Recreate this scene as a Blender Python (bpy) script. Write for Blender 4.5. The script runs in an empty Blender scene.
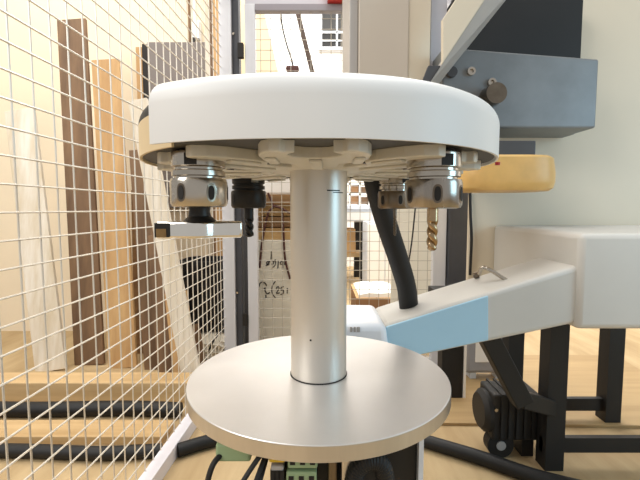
import bpy, bmesh, math, random
from mathutils import Vector, Matrix
random.seed(7)
SC = bpy.context.scene
COL = SC.collection
PI = math.pi

# ------------------------------------------------------------------ camera
F = 410.0                      # focal length in pixels of a 640x480 frame
PITCH = 0.0764                 # camera looks slightly down
EYE = Vector((0.0, 0.0, 0.85))
cam_d = bpy.data.cameras.new('camera')
cam = bpy.data.objects.new('camera', cam_d)
COL.objects.link(cam)
cam.location = EYE
cam.rotation_euler = (PI / 2 - PITCH, 0, 0)
cam_d.sensor_fit = 'HORIZONTAL'
cam_d.sensor_width = 36.0
cam_d.lens = F / 640.0 * 36.0
cam_d.clip_start = 0.01
SC.camera = cam

# ------------------------------------------------------------------ light
world = bpy.data.worlds.new('daylight')
SC.world = world
world.use_nodes = True
bg = world.node_tree.nodes['Background']
bg.inputs[0].default_value = (1.0, 0.98, 0.96, 1)
bg.inputs[1].default_value = 0.5


def area(name, loc, target, size, energy, color=(1, 1, 1), size_y=None):
    d = bpy.data.lights.new(name, 'AREA')
    d.energy = energy
    d.color = color
    d.size = size
    if size_y:
        d.shape = 'RECTANGLE'
        d.size_y = size_y
    o = bpy.data.objects.new(name, d)
    COL.objects.link(o)
    o.location = loc
    dirv = Vector(target) - Vector(loc)
    o.rotation_euler = dirv.to_track_quat('-Z', 'Y').to_euler()
    return o


area('skylight_front', (-2.1, -0.7, 2.6), (0.0, 0.7, 0.75), 1.6, 56, (1.0, 0.98, 0.95))
area('hall_fill', (0.2, 4.0, 3.9), (0.2, 4.2, 0), 3.0, 260, (1.0, 0.97, 0.93))  # unseen lamp added to push the hall and back wall to white
area('aisle_fill', (0.5, 1.0, 3.4), (-0.1, 2.3, 0.5), 1.0, 30, (1.0, 0.97, 0.93))  # unseen fill lamp added to brighten the crate fronts behind the gate
area('skylight_store', (-1.7, 1.5, 3.3), (-1.0, 2.2, 0.8), 1.6, 50, (1.0, 0.93, 0.83))
area('doorway_daylight', (2.3, -0.3, 1.25), (0.3, 0.7, 0.85), 1.1, 20, (0.45, 0.78, 1.0))

vs = SC.view_settings
vs.view_transform = 'Standard'
vs.look = 'None'
vs.exposure = 0.0
vs.gamma = 1.0
vs.use_curve_mapping = False


# ------------------------------------------------------------------ helpers
def U(px, py, depth):
    """the place seen at a pixel of the photograph, at a given distance y from the lens"""
    r, u = (px - 320.0) / F, (240.0 - py) / F
    c, s = math.cos(PITCH), math.sin(PITCH)
    d = Vector((r, c + s * u, -s + c * u))
    return EYE + d * (depth / d.y)


def lin(c):
    out = []
    for v in c:
        v /= 255.0
        out.append(v / 12.92 if v <= 0.04045 else ((v + 0.055) / 1.055) ** 2.4)
    return out


def mat(name, rgb, rough=0.5, metal=0.0, var=0.0, scale=8.0, stretch=(1, 1, 1), bump=0.0,
        rgb2=None, bscale=None, spec=0.5, rvar=0.0, coat=0.0, trans=0.0, sss=0.0):
    m = bpy.data.materials.new(name)
    m.use_nodes = True
    nt = m.node_tree
    b = nt.nodes['Principled BSDF']
    base = lin(rgb)
    b.inputs['Base Color'].default_value = (*base, 1)
    b.inputs['Roughness'].default_value = rough
    b.inputs['Metallic'].default_value = metal
    b.inputs['Specular IOR Level'].default_value = spec
    b.inputs['Coat Weight'].default_value = coat
    b.inputs['Transmission Weight'].default_value = trans
    if sss:
        b.inputs['Subsurface Weight'].default_value = sss
        b.inputs['Subsurface Radius'].default_value = (0.01, 0.007, 0.003)
    if var or bump or rgb2 or rvar:
        tc = nt.nodes.new('ShaderNodeTexCoord')
        mp = nt.nodes.new('ShaderNodeMapping')
        mp.inputs['Scale'].default_value = stretch
        nz = nt.nodes.new('ShaderNodeTexNoise')
        nz.inputs['Scale'].default_value = scale
        nz.inputs['Detail'].default_value = 6
        nz.inputs['Roughness'].default_value = 0.6
        nt.links.new(tc.outputs['Object'], mp.inputs[0])
        nt.links.new(mp.outputs[0], nz.inputs['Vector'])
        if var or rgb2:
            rp = nt.nodes.new('ShaderNodeValToRGB')
            rp.color_ramp.elements[0].position = 0.32
            rp.color_ramp.elements[1].position = 0.68
            if rgb2:
                c0, c1 = base, lin(rgb2)
            else:
                c0 = [max(0, v * (1 - var)) for v in base]
                c1 = [min(1, v * (1 + var)) for v in base]
            rp.color_ramp.elements[0].color = (*c0, 1)
            rp.color_ramp.elements[1].color = (*c1, 1)
            nt.links.new(nz.outputs['Fac'], rp.inputs[0])
            nt.links.new(rp.outputs[0], b.inputs['Base Color'])
        if rvar:
            mr = nt.nodes.new('ShaderNodeMapRange')
            mr.inputs['From Min'].default_value = 0.3
            mr.inputs['From Max'].default_value = 0.7
            mr.inputs['To Min'].default_value = max(0.02, rough - rvar)
            mr.inputs['To Max'].default_value = rough + rvar
            nt.links.new(nz.outputs['Fac'], mr.inputs['Value'])
            nt.links.new(mr.outputs[0], b.inputs['Roughness'])
        if bump:
            bp = nt.nodes.new('ShaderNodeBump')
            bp.inputs['Strength'].default_value = bump
            bp.inputs['Distance'].default_value = 0.004
            src = nz
            if bscale:
                src = nt.nodes.new('ShaderNodeTexNoise')
                src.inputs['Scale'].default_value = bscale
                src.inputs['Detail'].default_value = 4
                nt.links.new(mp.outputs[0], src.inputs['Vector'])
            nt.links.new(src.outputs['Fac'], bp.inputs['Height'])
            nt.links.new(bp.outputs[0], b.inputs['Normal'])
    return m


def wood(name, rgb, rgb2, axis='x', scale=5.0):
    st = {'x': (0.25, 4, 4), 'y': (4, 0.25, 4), 'z': (4, 4, 0.25)}[axis]
    return mat(name, rgb, 0.65, 0, scale=scale, stretch=st, rgb2=rgb2, bump=0.25)


def obj(name, bm, m, parent=None, smooth=False, bevel=0.0, segs=2, local=False):
    bmesh.ops.remove_doubles(bm, verts=bm.verts, dist=1e-6)
    bmesh.ops.recalc_face_normals(bm, faces=bm.faces)
    me = bpy.data.meshes.new(name)
    bm.to_mesh(me)
    bm.free()
    me.materials.append(m)
    return link_mesh(name, me, parent, smooth, bevel, segs, local)


def link_mesh(name, me, parent=None, smooth=False, bevel=0.0, segs=2, local=False):
    o = bpy.data.objects.new(name, me)
    COL.objects.link(o)
    if smooth:
        me.polygons.foreach_set('use_smooth', [True] * len(me.polygons))
        me.set_sharp_from_angle(angle=math.radians(38))
    if bevel:
        b = o.modifiers.new('bevel', 'BEVEL')
        b.width = bevel
        b.segments = segs
        b.limit_method = 'ANGLE'
        b.angle_limit = math.radians(40)
    if parent:
        o.parent = parent
        if not local:
            o.matrix_parent_inverse = parent.matrix_basis.inverted()
    return o


def thing(name, label, cat, loc=(0, 0, 0), rotz=0.0, group=None):
    o = bpy.data.objects.new(name, None)
    COL.objects.link(o)
    o.empty_display_size = 0.05
    o.location = loc
    o.rotation_euler = (0, 0, rotz)
    tag(o, label, cat, group)
    o.matrix_basis = Matrix.Translation(Vector(loc)) @ Matrix.Rotation(rotz, 4, 'Z')
    return o


def tag(o, label, cat, group=None):
    o['label'] = label
    o['category'] = cat
    if group:
        o['group'] = group
    return o


def struct(o):
    o['kind'] = 'structure'
    return o


def B():
    return bmesh.new()


def hexa(bm, pts):
    """8 points: bottom ring of 4 then top ring of 4"""
    v = [bm.verts.new(p) for p in pts]
    for f in ((3, 2, 1, 0), (4, 5, 6, 7), (0, 1, 5, 4), (1, 2, 6, 5), (2, 3, 7, 6), (3, 0, 4, 7)):
        bm.faces.new([v[i] for i in f])
    return bm


def box(bm, x0, x1, y0, y1, z0, z1):
    return hexa(bm, [(x0, y0, z0), (x1, y0, z0), (x1, y1, z0), (x0, y1, z0),
                     (x0, y0, z1), (x1, y0, z1), (x1, y1, z1), (x0, y1, z1)])


def frame_of(t):
    t = Vector(t).normalized()
    a = Vector((0, 0, 1)) if abs(t.z) < 0.9 else Vector((0, 1, 0))
    n = t.cross(a).normalized()
    return n, t.cross(n).normalized()


def obox(bm, p0, p1, w, h, side=None):
    """bar from p0 to p1; w across 'side', h across the rest"""
    p0, p1 = Vector(p0), Vector(p1)
    t = (p1 - p0).normalized()
    if side is None:
        n, b = frame_of(t)
    else:
        n = Vector(side)
        n = (n - t * n.dot(t)).normalized()
        b = t.cross(n).normalized()
    n, b = n * w / 2, b * h / 2
    return hexa(bm, [p0 - n - b, p0 + n - b, p0 + n + b, p0 - n + b,
                     p1 - n - b, p1 + n - b, p1 + n + b, p1 - n + b])


def tube(bm, pts, r, seg=10, caps=True):
    pts = [Vector(p) for p in pts]
    rs = r if isinstance(r, (list, tuple)) else [r] * len(pts)
    t = (pts[1] - pts[0]).normalized()
    n, b = frame_of(t)
    rings = []
    for i, p in enumerate(pts):
        if i == 0:
            t2 = (pts[1] - pts[0]).normalized()
        elif i == len(pts) - 1:
            t2 = (pts[-1] - pts[-2]).normalized()
        else:
            t2 = (pts[i + 1] - pts[i - 1]).normalized()
        n = (n - t2 * n.dot(t2)).normalized()
        b = t2.cross(n)
        rings.append([bm.verts.new(p + (n * math.cos(a) + b * math.sin(a)) * rs[i])
                      for a in [2 * PI * k / seg for k in range(seg)]])
    for i in range(len(rings) - 1):
        for k in range(seg):
            bm.faces.new((rings[i][k], rings[i][(k + 1) % seg], rings[i + 1][(k + 1) % seg], rings[i + 1][k]))
    if caps:
        bm.faces.new(rings[0][::-1])
        bm.faces.new(rings[-1])
    return bm


def curve(pts, n=8):
    """Catmull-Rom through the points"""
    P = [Vector(p) for p in pts]
    P = [P[0] * 2 - P[1]] + P + [P[-1] * 2 - P[-2]]
    out = []
    for i in range(1, len(P) - 2):
        for k in range(n):
            t = k / n
            a, b, c, d = P[i - 1], P[i], P[i + 1], P[i + 2]
            out.append(0.5 * ((2 * b) + (c - a) * t + (2 * a - 5 * b + 4 * c - d) * t * t
                              + (3 * b - a - 3 * c + d) * t ** 3))
    out.append(P[-2])
    return out


def lathe(bm, prof, cx=0, cy=0, seg=64, a0=0.0, a1=2 * PI, closed_profile=False):
    """revolve (r, z) profile; angle 0 faces the camera (-y), positive to +x"""
    full = abs(a1 - a0 - 2 * PI) < 1e-6
    n = seg if full else seg + 1
    rings = []
    for k in range(n):
        a = a0 + (a1 - a0) * k / seg
        rings.append([bm.verts.new((cx + r * math.sin(a), cy - r * math.cos(a), z)) for r, z in prof])
    m = len(prof)
    for k in range(seg):
        A, C = rings[k], rings[(k + 1) % n]
        for j in range(m if closed_profile else m - 1):
            q = [A[j], C[j], C[(j + 1) % m], A[(j + 1) % m]]
            try:
                bm.faces.new(q)
            except ValueError:
                pass
    if not full and closed_profile:
        bm.faces.new(rings[0])
        bm.faces.new(rings[-1][::-1])
    return bm


def disc_solid(bm, prof, cx=0, cy=0, seg=64):
    """closed body: profile runs from axis bottom to axis top"""
    lathe(bm, [(max(r, 1e-5), z) for r, z in prof], cx, cy, seg)
    return bm


def prism(bm, outline, z0, z1, mtx=None):
    lo = [bm.verts.new((x, y, z0)) for x, y in outline]
    hi = [bm.verts.new((x, y, z1)) for x, y in outline]
    n = len(outline)
    bm.faces.new(lo[::-1])
    bm.faces.new(hi)
    for k in range(n):
        bm.faces.new((lo[k], lo[(k + 1) % n], hi[(k + 1) % n], hi[k]))
    if mtx is not None:
        bmesh.ops.transform(bm, matrix=mtx, verts=lo + hi)
    return bm


# ------------------------------------------------------------------ materials
M = {}
M['floor'] = mat('floor_tan', (168, 142, 102), 0.75, var=0.0, scale=3.0, stretch=(3, 0.5, 1), rgb2=(192, 168, 128), bump=0.15)
M['wall'] = mat('wall_cream', (240, 226, 200), 0.9, var=0.03, scale=3)
M['wall_white'] = mat('wall_white', (245, 243, 240), 0.9, var=0.02, scale=3)
M['hood'] = mat('hood_white', (226, 226, 224), 0.42, var=0.015, scale=4, spec=0.4)
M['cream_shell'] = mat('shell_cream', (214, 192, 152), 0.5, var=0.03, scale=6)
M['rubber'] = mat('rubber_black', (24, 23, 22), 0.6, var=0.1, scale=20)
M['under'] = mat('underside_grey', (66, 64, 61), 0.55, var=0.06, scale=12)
M['fork'] = mat('fork_plastic', (206, 201, 188), 0.45, var=0.05, scale=14, sss=0.05)
M['alu'] = mat('aluminium_plate', (226, 223, 220), 0.40, 0.62, var=0.05, scale=5, stretch=(1, 1, 1), rvar=0.07, bump=0.02, bscale=160)
M['alu_col'] = mat('aluminium_column', (216, 210, 200), 0.40, 0.7, var=0.04, scale=6, stretch=(2, 2, 0.4), rvar=0.05, bump=0.015, bscale=200)
M['alu_edge'] = mat('aluminium_turned_edge', (208, 203, 198), 0.28, 0.9, var=0.08, scale=9, stretch=(3, 3, 0.3))
M['steel'] = mat('steel_polished', (188, 180, 168), 0.2, 1.0, var=0.12, scale=18, rvar=0.08)
M['steel_mid'] = mat('steel_satin', (164, 156, 146), 0.24, 1.0, var=0.18, scale=22, stretch=(3, 3, .2), rvar=0.06)
M['steel_dark'] = mat('steel_burnished', (120, 108, 94), 0.3, 1.0, var=0.2, scale=25)
M['black_steel'] = mat('steel_blackened', (42, 39, 36), 0.42, 0.6, var=0.15, scale=20)
M['cutter'] = mat('cutter_mirror', (232, 228, 220), 0.12, 1.0, var=0.05, scale=10)
M['carbide'] = mat('carbide_brown', (150, 120, 80), 0.3, 0.9, var=0.2, scale=60)
M['dark_slot'] = mat('slot_dark', (26, 22, 19), 0.7)
M['bronze'] = mat('drill_bronze', (176, 150, 116), 0.25, 1.0, var=0.12, scale=40)
M['post'] = mat('post_aluminium', (206, 208, 214), 0.45, 0.2, var=0.05, scale=10, stretch=(1, 1, 0.2))
M['post_dark'] = mat('post_charcoal', (66, 68, 74), 0.5, 0.2, var=0.08, scale=10)
M['wire'] = mat('wire_zinc', (226, 220, 208), 0.4, 0.35)
M['pole'] = mat('pole_dark_brown', (58, 42, 32), 0.6, var=0.1, scale=10)
M['wire_dull'] = mat('wire_dull', (178, 172, 160), 0.5, 0.3)
M['rail'] = mat('rail_white', (222, 220, 226), 0.5, 0.1, var=0.03, scale=8)
M['arm_blue'] = mat('arm_light_blue', (172, 212, 234), 0.4, var=0.03, scale=5, coat=0.1)  # light blue of the arm's front panel only
M['arm_top'] = mat('arm_grey_paint', (206, 204, 198), 0.45, var=0.03, scale=6)
M['collar'] = mat('collar_white', (232, 236, 242), 0.4, var=0.02, scale=6)
M['hose'] = mat('hose_black', (13, 13, 14), 0.6, var=0.1, scale=60, bump=0.2)
M['beige'] = mat('machine_beige', (192, 182, 168), 0.5, var=0.02, scale=3)
M['beige_light'] = mat('machine_cream', (214, 202, 180), 0.5, var=0.02, scale=3)
M['lilac'] = mat('machine_lilac_grey', (188, 186, 192), 0.5, var=0.02, scale=3)
M['trim_grey'] = mat('trim_grey', (176, 172, 168), 0.5, 0.2, var=0.03, scale=8)
M['bar_grey'] = mat('bar_grey', (138, 134, 140), 0.5, 0.2, var=0.03, scale=8)
M['bracket'] = mat('casting_blue_grey', (128, 132, 134), 0.45, 0.4, var=0.08, scale=14)
M['dark_grey'] = mat('dark_grey', (74, 74, 76), 0.5, 0.2, var=0.08, scale=12)
M['amber'] = mat('amber_plastic', (212, 172, 104), 0.4, var=0.1, scale=14, sss=0.2)
M['red'] = mat('red_paint', (176, 40, 34), 0.45, var=0.05, scale=10)
M['yellow'] = mat('yellow_plastic', (216, 178, 52), 0.5, var=0.06, scale=12)
M['green'] = mat('green_terminal', (150, 172, 132), 0.5, var=0.08, scale=18)
M['bin'] = mat('bin_black', (16, 18, 23), 0.5, var=0.1, scale=10)
M['sack'] = mat('sack_white', (226, 220, 204), 0.8, var=0.05, scale=16, bump=0.5)
M['laminate'] = mat('laminate_grey', (122, 114, 110), 0.6, var=0.06, scale=6, stretch=(4, 4, 0.3))
M['plank_white'] = wood('plank_white', (232, 226, 214), (206, 192, 166), 'z')
M['plank_tan'] = wood('plank_tan', (206, 170, 120), (178, 138, 90), 'z')
M['plank_brown'] = wood('plank_brown', (134, 104, 74), (96, 72, 50), 'z')
M['beam'] = wood('beam_tan', (206, 176, 130), (178, 146, 100), 'x')
M['ply_floor'] = wood('ply_floor', (178, 150, 106), (160, 132, 90), 'x')
M['ply'] = wood('ply_tan', (198, 164, 112), (170, 134, 84), 'x')
M['ply_dark'] = wood('ply_brown', (150, 116, 74), (122, 90, 56), 'x')
M['crate'] = mat('crate_board', (228, 224, 210), 0.7, var=0.04, scale=4, stretch=(0.5, 1, 3))
M['ink'] = mat('marker_ink', (40, 36, 34), 0.7)
M['cable_red'] = mat('cable_maroon', (74, 36, 30), 0.55)
M['carton'] = mat('carton_brown', (150, 112, 76), 0.8, var=0.08, scale=6)
M['carton_tan'] = mat('carton_tan', (206, 166, 116), 0.8, var=0.06, scale=6)
M['paper'] = mat('paper_white', (246, 244, 240), 0.8, var=0.01, scale=4)
M['bench'] = mat('bench_white', (222, 226, 232), 0.5, var=0.02, scale=4)
M['pane'] = mat('pane_dark', (10, 9, 9), 0.7, var=0.1, scale=3)
M['steel_grey'] = mat('box_grey', (160, 162, 170), 0.45, 0.2, var=0.04, scale=8)
M['sheet_white'] = mat('sheet_white', (240, 236, 228), 0.8, var=0.02, scale=4)
M['sheet_cream'] = mat('sheet_cream', (238, 222, 192), 0.85, var=0.02, scale=4)

# ------------------------------------------------------------------ setting
bm = B(); box(bm, -4.2, 3.4, -2.0, 6.2, -0.1, 0.0)
floor = struct(obj('floor', bm, M['floor']))
bm = B(); box(bm, -4.2, 3.4, 6.0, 6.2, 0.0, 4.4)
wall_back = struct(obj('wall_back', bm, M['wall_white']))
bm = B(); box(bm, -4.2, -0.60, 2.80, 2.88, 0.0, 3.6)
wall_part = struct(obj('wall_left', bm, M['wall']))
bm = B(); box(bm, 2.9, 3.0, 1.2, 6.0, 0.0, 4.4)
struct(obj('wall_right', bm, M['wall_white']))

# dark window high in the back wall
w0, w1 = U(322, 47, 5.95), U(352, 12, 5.95)
win = struct(thing('window_1', 'dark barred window high in the white back wall', 'window', ((w0.x + w1.x) / 2, 5.95, w0.z)))
win['kind'] = 'structure'
bm = B(); box(bm, w0.x - .05, w0.x, 5.94, 6.0, w0.z - .05, w1.z + .05); box(bm, w1.x, w1.x + .05, 5.94, 6.0, w0.z - .05, w1.z + .05)
box(bm, w0.x, w1.x, 5.94, 6.0, w1.z, w1.z + .05); box(bm, w0.x, w1.x, 5.94, 6.0, w0.z - .05, w0.z)
obj('window_frame', bm, M['bench'], win)
zs = [w0.z + (w1.z - w0.z) * k for k in (0, .17, .22, .40, .46, 1.0)]
for k, (a, b, mm) in enumerate(((zs[0], zs[1], 'pane'), (zs[2], zs[3], 'pane'), (zs[4], zs[5], 'rubber'))):
    xm = (w0.x + w1.x) / 2
    for xa, xb in ((w0.x, xm - .012), (xm + .012, w1.x)):
        bm = B(); box(bm, xa, xb, 5.965, 5.985, a, b)
        obj('pane', bm, M[mm], win)
bm = B()
for a, b in ((zs[1], zs[2]), (zs[3], zs[4])):
    box(bm, w0.x, w1.x, 5.95, 5.995, a, b)
box(bm, (w0.x + w1.x) / 2 - .012, (w0.x + w1.x) / 2 + .012, 5.95, 5.995, w0.z, w1.z)
obj('glazing_bar', bm, M['bench'], win)

# ------------------------------------------------------------------ tool carousel
AX, AY = -0.002, 0.600          # axis of the carousel
ZP = 0.85 - 0.4109 * 0.6        # top of the base plate
RP = 0.3168 * 0.6
ZR = 0.85 + 0.1020 * 0.6        # rim of the hood
RH = 0.3985 * 0.6
RC = 0.0690 * 0.6
ZT = 0.973                      # top of the hood

car = thing('tool_carousel', 'tool carousel with round white hood on aluminium column and round plate', 'tool carousel', (AX, AY, ZP - .0195))
bm = B()
disc_solid(bm, [(0, ZP - .0195), (RP - .0008, ZP - .0195), (RP, ZP - .0187), (RP, ZP - .0007), (RP - .0007, ZP), (0, ZP)], AX, AY, 160)
obj('base_plate', bm, M['alu'], car, smooth=True)
bm = B()
lathe(bm, [(RP + .0002, ZP - .0185), (RP + .0002, ZP - .0012)], AX, AY, 160)
obj('turned_edge', bm, M['alu_edge'], car, smooth=True)
bm = B()
disc_solid(bm, [(0, ZP - .001), (RC, ZP - .001), (RC, ZR + .01), (0, ZR + .01)], AX, AY, 96)
column = obj('column', bm, M['alu_col'], car, smooth=True)
bm = B()
lathe(bm, [(RC - .001, ZP), (RC + .0013, ZP), (RC + .0013, ZP + .0012), (RC - .001, ZP + .0012)], AX, AY, 96, closed_profile=True)
obj('seat_ring', bm, M['dark_slot'], column, smooth=True)
# small scratches / marks on the column
bm = B()
for a0, a1, z, h in ((0.28, 0.78, 0.874, .0016), (0.5, 0.95, 0.8715, .0012)):
    lathe(bm, [(RC + .0002, z), (RC + .0005, z), (RC + .0005, z + h), (RC + .0002, z + h)], AX, AY, 10, a0, a1, True)
obj('scribe_mark', bm, M['black_steel'], column)
bm = B()
lathe(bm, [(RC + .0001, .6655), (RC + .0005, .6655), (RC + .0005, .668), (RC + .0001, .668)], AX, AY, 3, -.30, -.24, True)
obj('pin_hole', bm, M['dark_slot'], column)

# hood: white shell all round except the cream side section
FR = 0.024
def shell(r):
    t = 0.003
    out = [(r, ZR)]
    out += [(r - FR + FR * math.cos(a), ZT - FR + FR * math.sin(a)) for a in [PI / 2 * k / 8 for k in range(9)]]
    ins = [(r - FR + (FR - t) * math.cos(a), ZT - FR + (FR - t) * math.sin(a)) for a in [PI / 2 * k / 8 for k in range(8, -1, -1)]]
    return out, ins + [(r - t, ZR)]
A_CUT, A_END = math.radians(-38.2), math.radians(-128)
o_, i_ = shell(RH)
top = [(0.02, ZT), (0.02, ZT - .003)]
bm = B(); lathe(bm, o_ + top + i_, AX, AY, 132, A_CUT, A_END + 2 * PI, True)
for v in bm.verts:                      # the front cover stands off the body towards its free end
    dx, dy = v.co.x - AX, v.co.y - AY
    rr, aa = math.hypot(dx, dy), math.atan2(dx, -dy)
    if aa < 0 and rr > .05 and aa > A_CUT - .01:
        f = min(1.0, max(0.0, (-aa - .05) / (-A_CUT - .05)))
        g = 1 + .020 / rr * f ** 1.4
        v.co.x, v.co.y = AX + dx * g, AY + dy * g
hood = obj('hood', bm, M['hood'], car, smooth=True)
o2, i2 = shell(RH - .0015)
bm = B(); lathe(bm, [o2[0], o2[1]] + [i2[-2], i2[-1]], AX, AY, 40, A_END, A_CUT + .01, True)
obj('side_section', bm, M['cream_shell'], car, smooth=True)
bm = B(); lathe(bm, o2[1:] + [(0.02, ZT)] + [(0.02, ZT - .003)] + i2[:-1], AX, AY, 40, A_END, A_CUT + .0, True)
obj('dark_opening_shoulder', bm, M['rubber'], car, smooth=True)  # black colour stands in for the dark opening beside the front cover
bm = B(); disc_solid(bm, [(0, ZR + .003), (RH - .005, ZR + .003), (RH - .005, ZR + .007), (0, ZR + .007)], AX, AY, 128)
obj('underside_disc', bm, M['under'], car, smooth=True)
bm = B(); disc_solid(bm, [(0, ZR - .008), (.072, ZR - .008), (.078, ZR - .004), (.078, ZR + .004), (0, ZR + .004)], AX, AY, 64)
obj('hub', bm, M['fork'], car, smooth=True)

# eight plastic forks round the hub; tools sit at the odd ones
RT = 0.191
def arc(cx, cy, r, a0, a1, n):
    return [(cx + r * math.cos(a0 + (a1 - a0) * k / n), cy + r * math.sin(a0 + (a1 - a0) * k / n)) for k in range(n + 1)]
half = [(.070, .024), (.112, .027), (.128, .050), (.150, .057), (.186, .0565), (.206, .051), (.218, .042), (.219, .031), (.211, .0275)]
inner = arc(RT, 0, .0265, math.radians(42), math.radians(318), 18)
outline = [(u, v) for u, v in half] + inner + [(u, -v) for u, v in reversed(half)]
bm = B(); prism(bm, outline, -.0065, .0065)
# stiffening rib and two raised pads under each fork, all one moulding
box(bm, .082, .160, -.007, .007, -.0100, -.0064)
for s in (-1, 1):
    box(bm, .138, .178, s * .046 - .006, s * .046 + .006, -.0095, -.0064)
bmesh.ops.recalc_face_normals(bm, faces=bm.faces)
fork_me = bpy.data.meshes.new('fork'); bm.to_mesh(fork_me); bm.free(); fork_me.materials.append(M['fork'])
ZF = ZR - .0025
for k in range(8):
    a = math.radians(45 * k - 1)
    fo = link_mesh('gripper_fork', fork_me, car, bevel=.002)
    fo.matrix_parent_inverse = Matrix.Identity(4)
    fo.location = Vector((AX, AY, ZF)) - car.location
    fo.rotation_euler = (0, 0, a - PI / 2)
    for s in (-1, 1):
        q = Vector((.122 * math.sin(a) + s * .036 * math.cos(a), -.122 * math.cos(a) + s * .036 * math.sin(a), 0))
        b2 = B()
        box(b2, -.007, .007, -.006, .006, -.009, .009)
        st = obj('stop_block', b2, M['black_steel'], car, local=True)
        st.location = Vector((AX, AY, ZF + .003)) + q - car.location
        st.rotation_euler = (0, 0, a)
bm = B(); disc_solid(bm, [(0, 0), (.0035, 0), (.0035, .004), (0, .004)], U(485, 153, .62).x, .575, 16)
bmesh.ops.translate(bm, vec=(0, 0, ZR - .001), verts=bm.verts)
obj('red_reflection', bm, M['red'], car)  # flat red disc painted in as a small reflection under the rim

# ------------------------------------------------------------------ tool holders
def make_holder(name, label, ang, zoff=0.0, body='steel', dark=False, spin=0.0, nutr=.0312):
    a = math.radians(ang)
    loc = (AX + RT * math.sin(a), AY - RT * math.cos(a), 0.8515 + zoff)
    t = thing(name, label, 'tool holder', loc, 0.0, 'tool holders hanging from the carousel')
    nm = M['black_steel'] if dark else M[body]
    bm = B(); disc_solid(bm, [(0, .001), (nutr - .0075, .001), (nutr - .006, 0), (nutr - .002, .001), (nutr, .0045), (nutr, .0275), (nutr - .0012, .0312), (.021, .0318), (0, .0318)], 0, 0, 64)
    nut = obj('collet_nut', bm, nm, t, smooth=True, local=True)
    # six wrench slots as raised dark ovals, slot shade put into the colour
    for k in range(6):
        c = spin + k * PI / 3
        for nme, w, h, off, mm in (('slot_rim', .0053, .0098, .0003, M['steel_dark'] if not dark else M['dark_slot']), ('wrench_slot_shade', .0034, .0076, .0007, M['dark_slot'])):
            bm = B()
            ring = []
            for j in range(20):
                b = 2 * PI * j / 20
                du, dz = w * math.copysign(abs(math.cos(b)) ** .8, math.cos(b)), h * math.copysign(abs(math.sin(b)) ** .8, math.sin(b))
                aa = c + du / nutr
                ring.append([(r * math.sin(aa), -r * math.cos(aa), .0155 + dz) for r in (nutr + off, nutr - .002)])
            vo = [bm.verts.new(p[0]) for p in ring]; vi = [bm.verts.new(p[1]) for p in ring]
            bm.faces.new(vo); bm.faces.new(vi[::-1])
            for j in range(20):
                bm.faces.new((vo[j], vi[j], vi[(j + 1) % 20], vo[(j + 1) % 20]))
            obj(nme, bm, mm, nut, local=True)
    bm = B()
    R2 = .0292
    disc_solid(bm, [(0, .031), (.0255, .031), (.0255, .0335), (R2, .0343), (R2, .0395), (R2 - .0008, .0402), (.0262, .0408), (.0262, .0432), (R2 - .0008, .0438), (R2, .0446), (R2, .0595), (R2 - .001, .0605), (.018, .061), (0, .061)], 0, 0, 64)
    obj('flange', bm, nm if dark else M['steel'], t, smooth=True, local=True)
    for s in (0, PI):
        bm = B(); box(bm, -.0065, .0065, -R2 - .0004, -R2 + .004, .0450, .0570)
        bmesh.ops.rotate(bm, cent=(0, 0, 0), matrix=Matrix.Rotation(spin + s + .35, 3, 'Z'), verts=bm.verts)
        obj('drive_slot', bm, M['dark_slot'] if not dark else M['steel_dark'], t, local=True)
    bm = B(); disc_solid(bm, [(0, .0605), (.0222, .0605), (.0222, .0655), (.020, .066), (.020, .0705), (0, .0705)], 0, 0, 48)
    obj('taper', bm, M['black_steel'], t, smooth=True, local=True)
    return t

def twist_bit(parent, r, z0, z1, mm, turns=1.4, shank=.35, name='drill_bit'):
    bm = B()
    n, seg = 44, 24
    rings = []
    for i in range(n + 1):
        f = i / n
        z = z1 + (z0 - z1) * f
        tw = 0 if f < shank else (f - shank) / (1 - shank) * turns * 2 * PI
        rr = []
        for k in range(seg):
            a = 2 * PI * k / seg
            if f < shank:
                q = r
            else:
                q = r * (.56 + .44 * abs(math.cos(a)) ** .7)
                if f > .95:
                    q *= 1 - (f - .95) / .05 * .55
            rr.append(bm.verts.new((q * math.cos(a + tw), q * math.sin(a + tw), z)))
        rings.append(rr)
    for i in range(n):
        for k in range(seg):
            bm.faces.new((rings[i][k], rings[i][(k + 1) % seg], rings[i + 1][(k + 1) % seg], rings[i + 1][k]))
    bm.faces.new(rings[0]); bm.faces.new(rings[-1][::-1])
    return obj(name, bm, mm, parent, smooth=True, local=True)

h1 = make_holder('tool_holder', 'steel collet holder carrying a winged mirror-bright cutter', -44.5, spin=-.35)
bm = B(); disc_solid(bm, [(0, -.016), (.019, -.016), (.0165, -.0135), (.0125, -.010), (.0115, -.004), (.0125, .002), (0, .002)], 0, 0, 40)
obj('shank', bm, M['black_steel'], h1, smooth=True, local=True)
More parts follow.
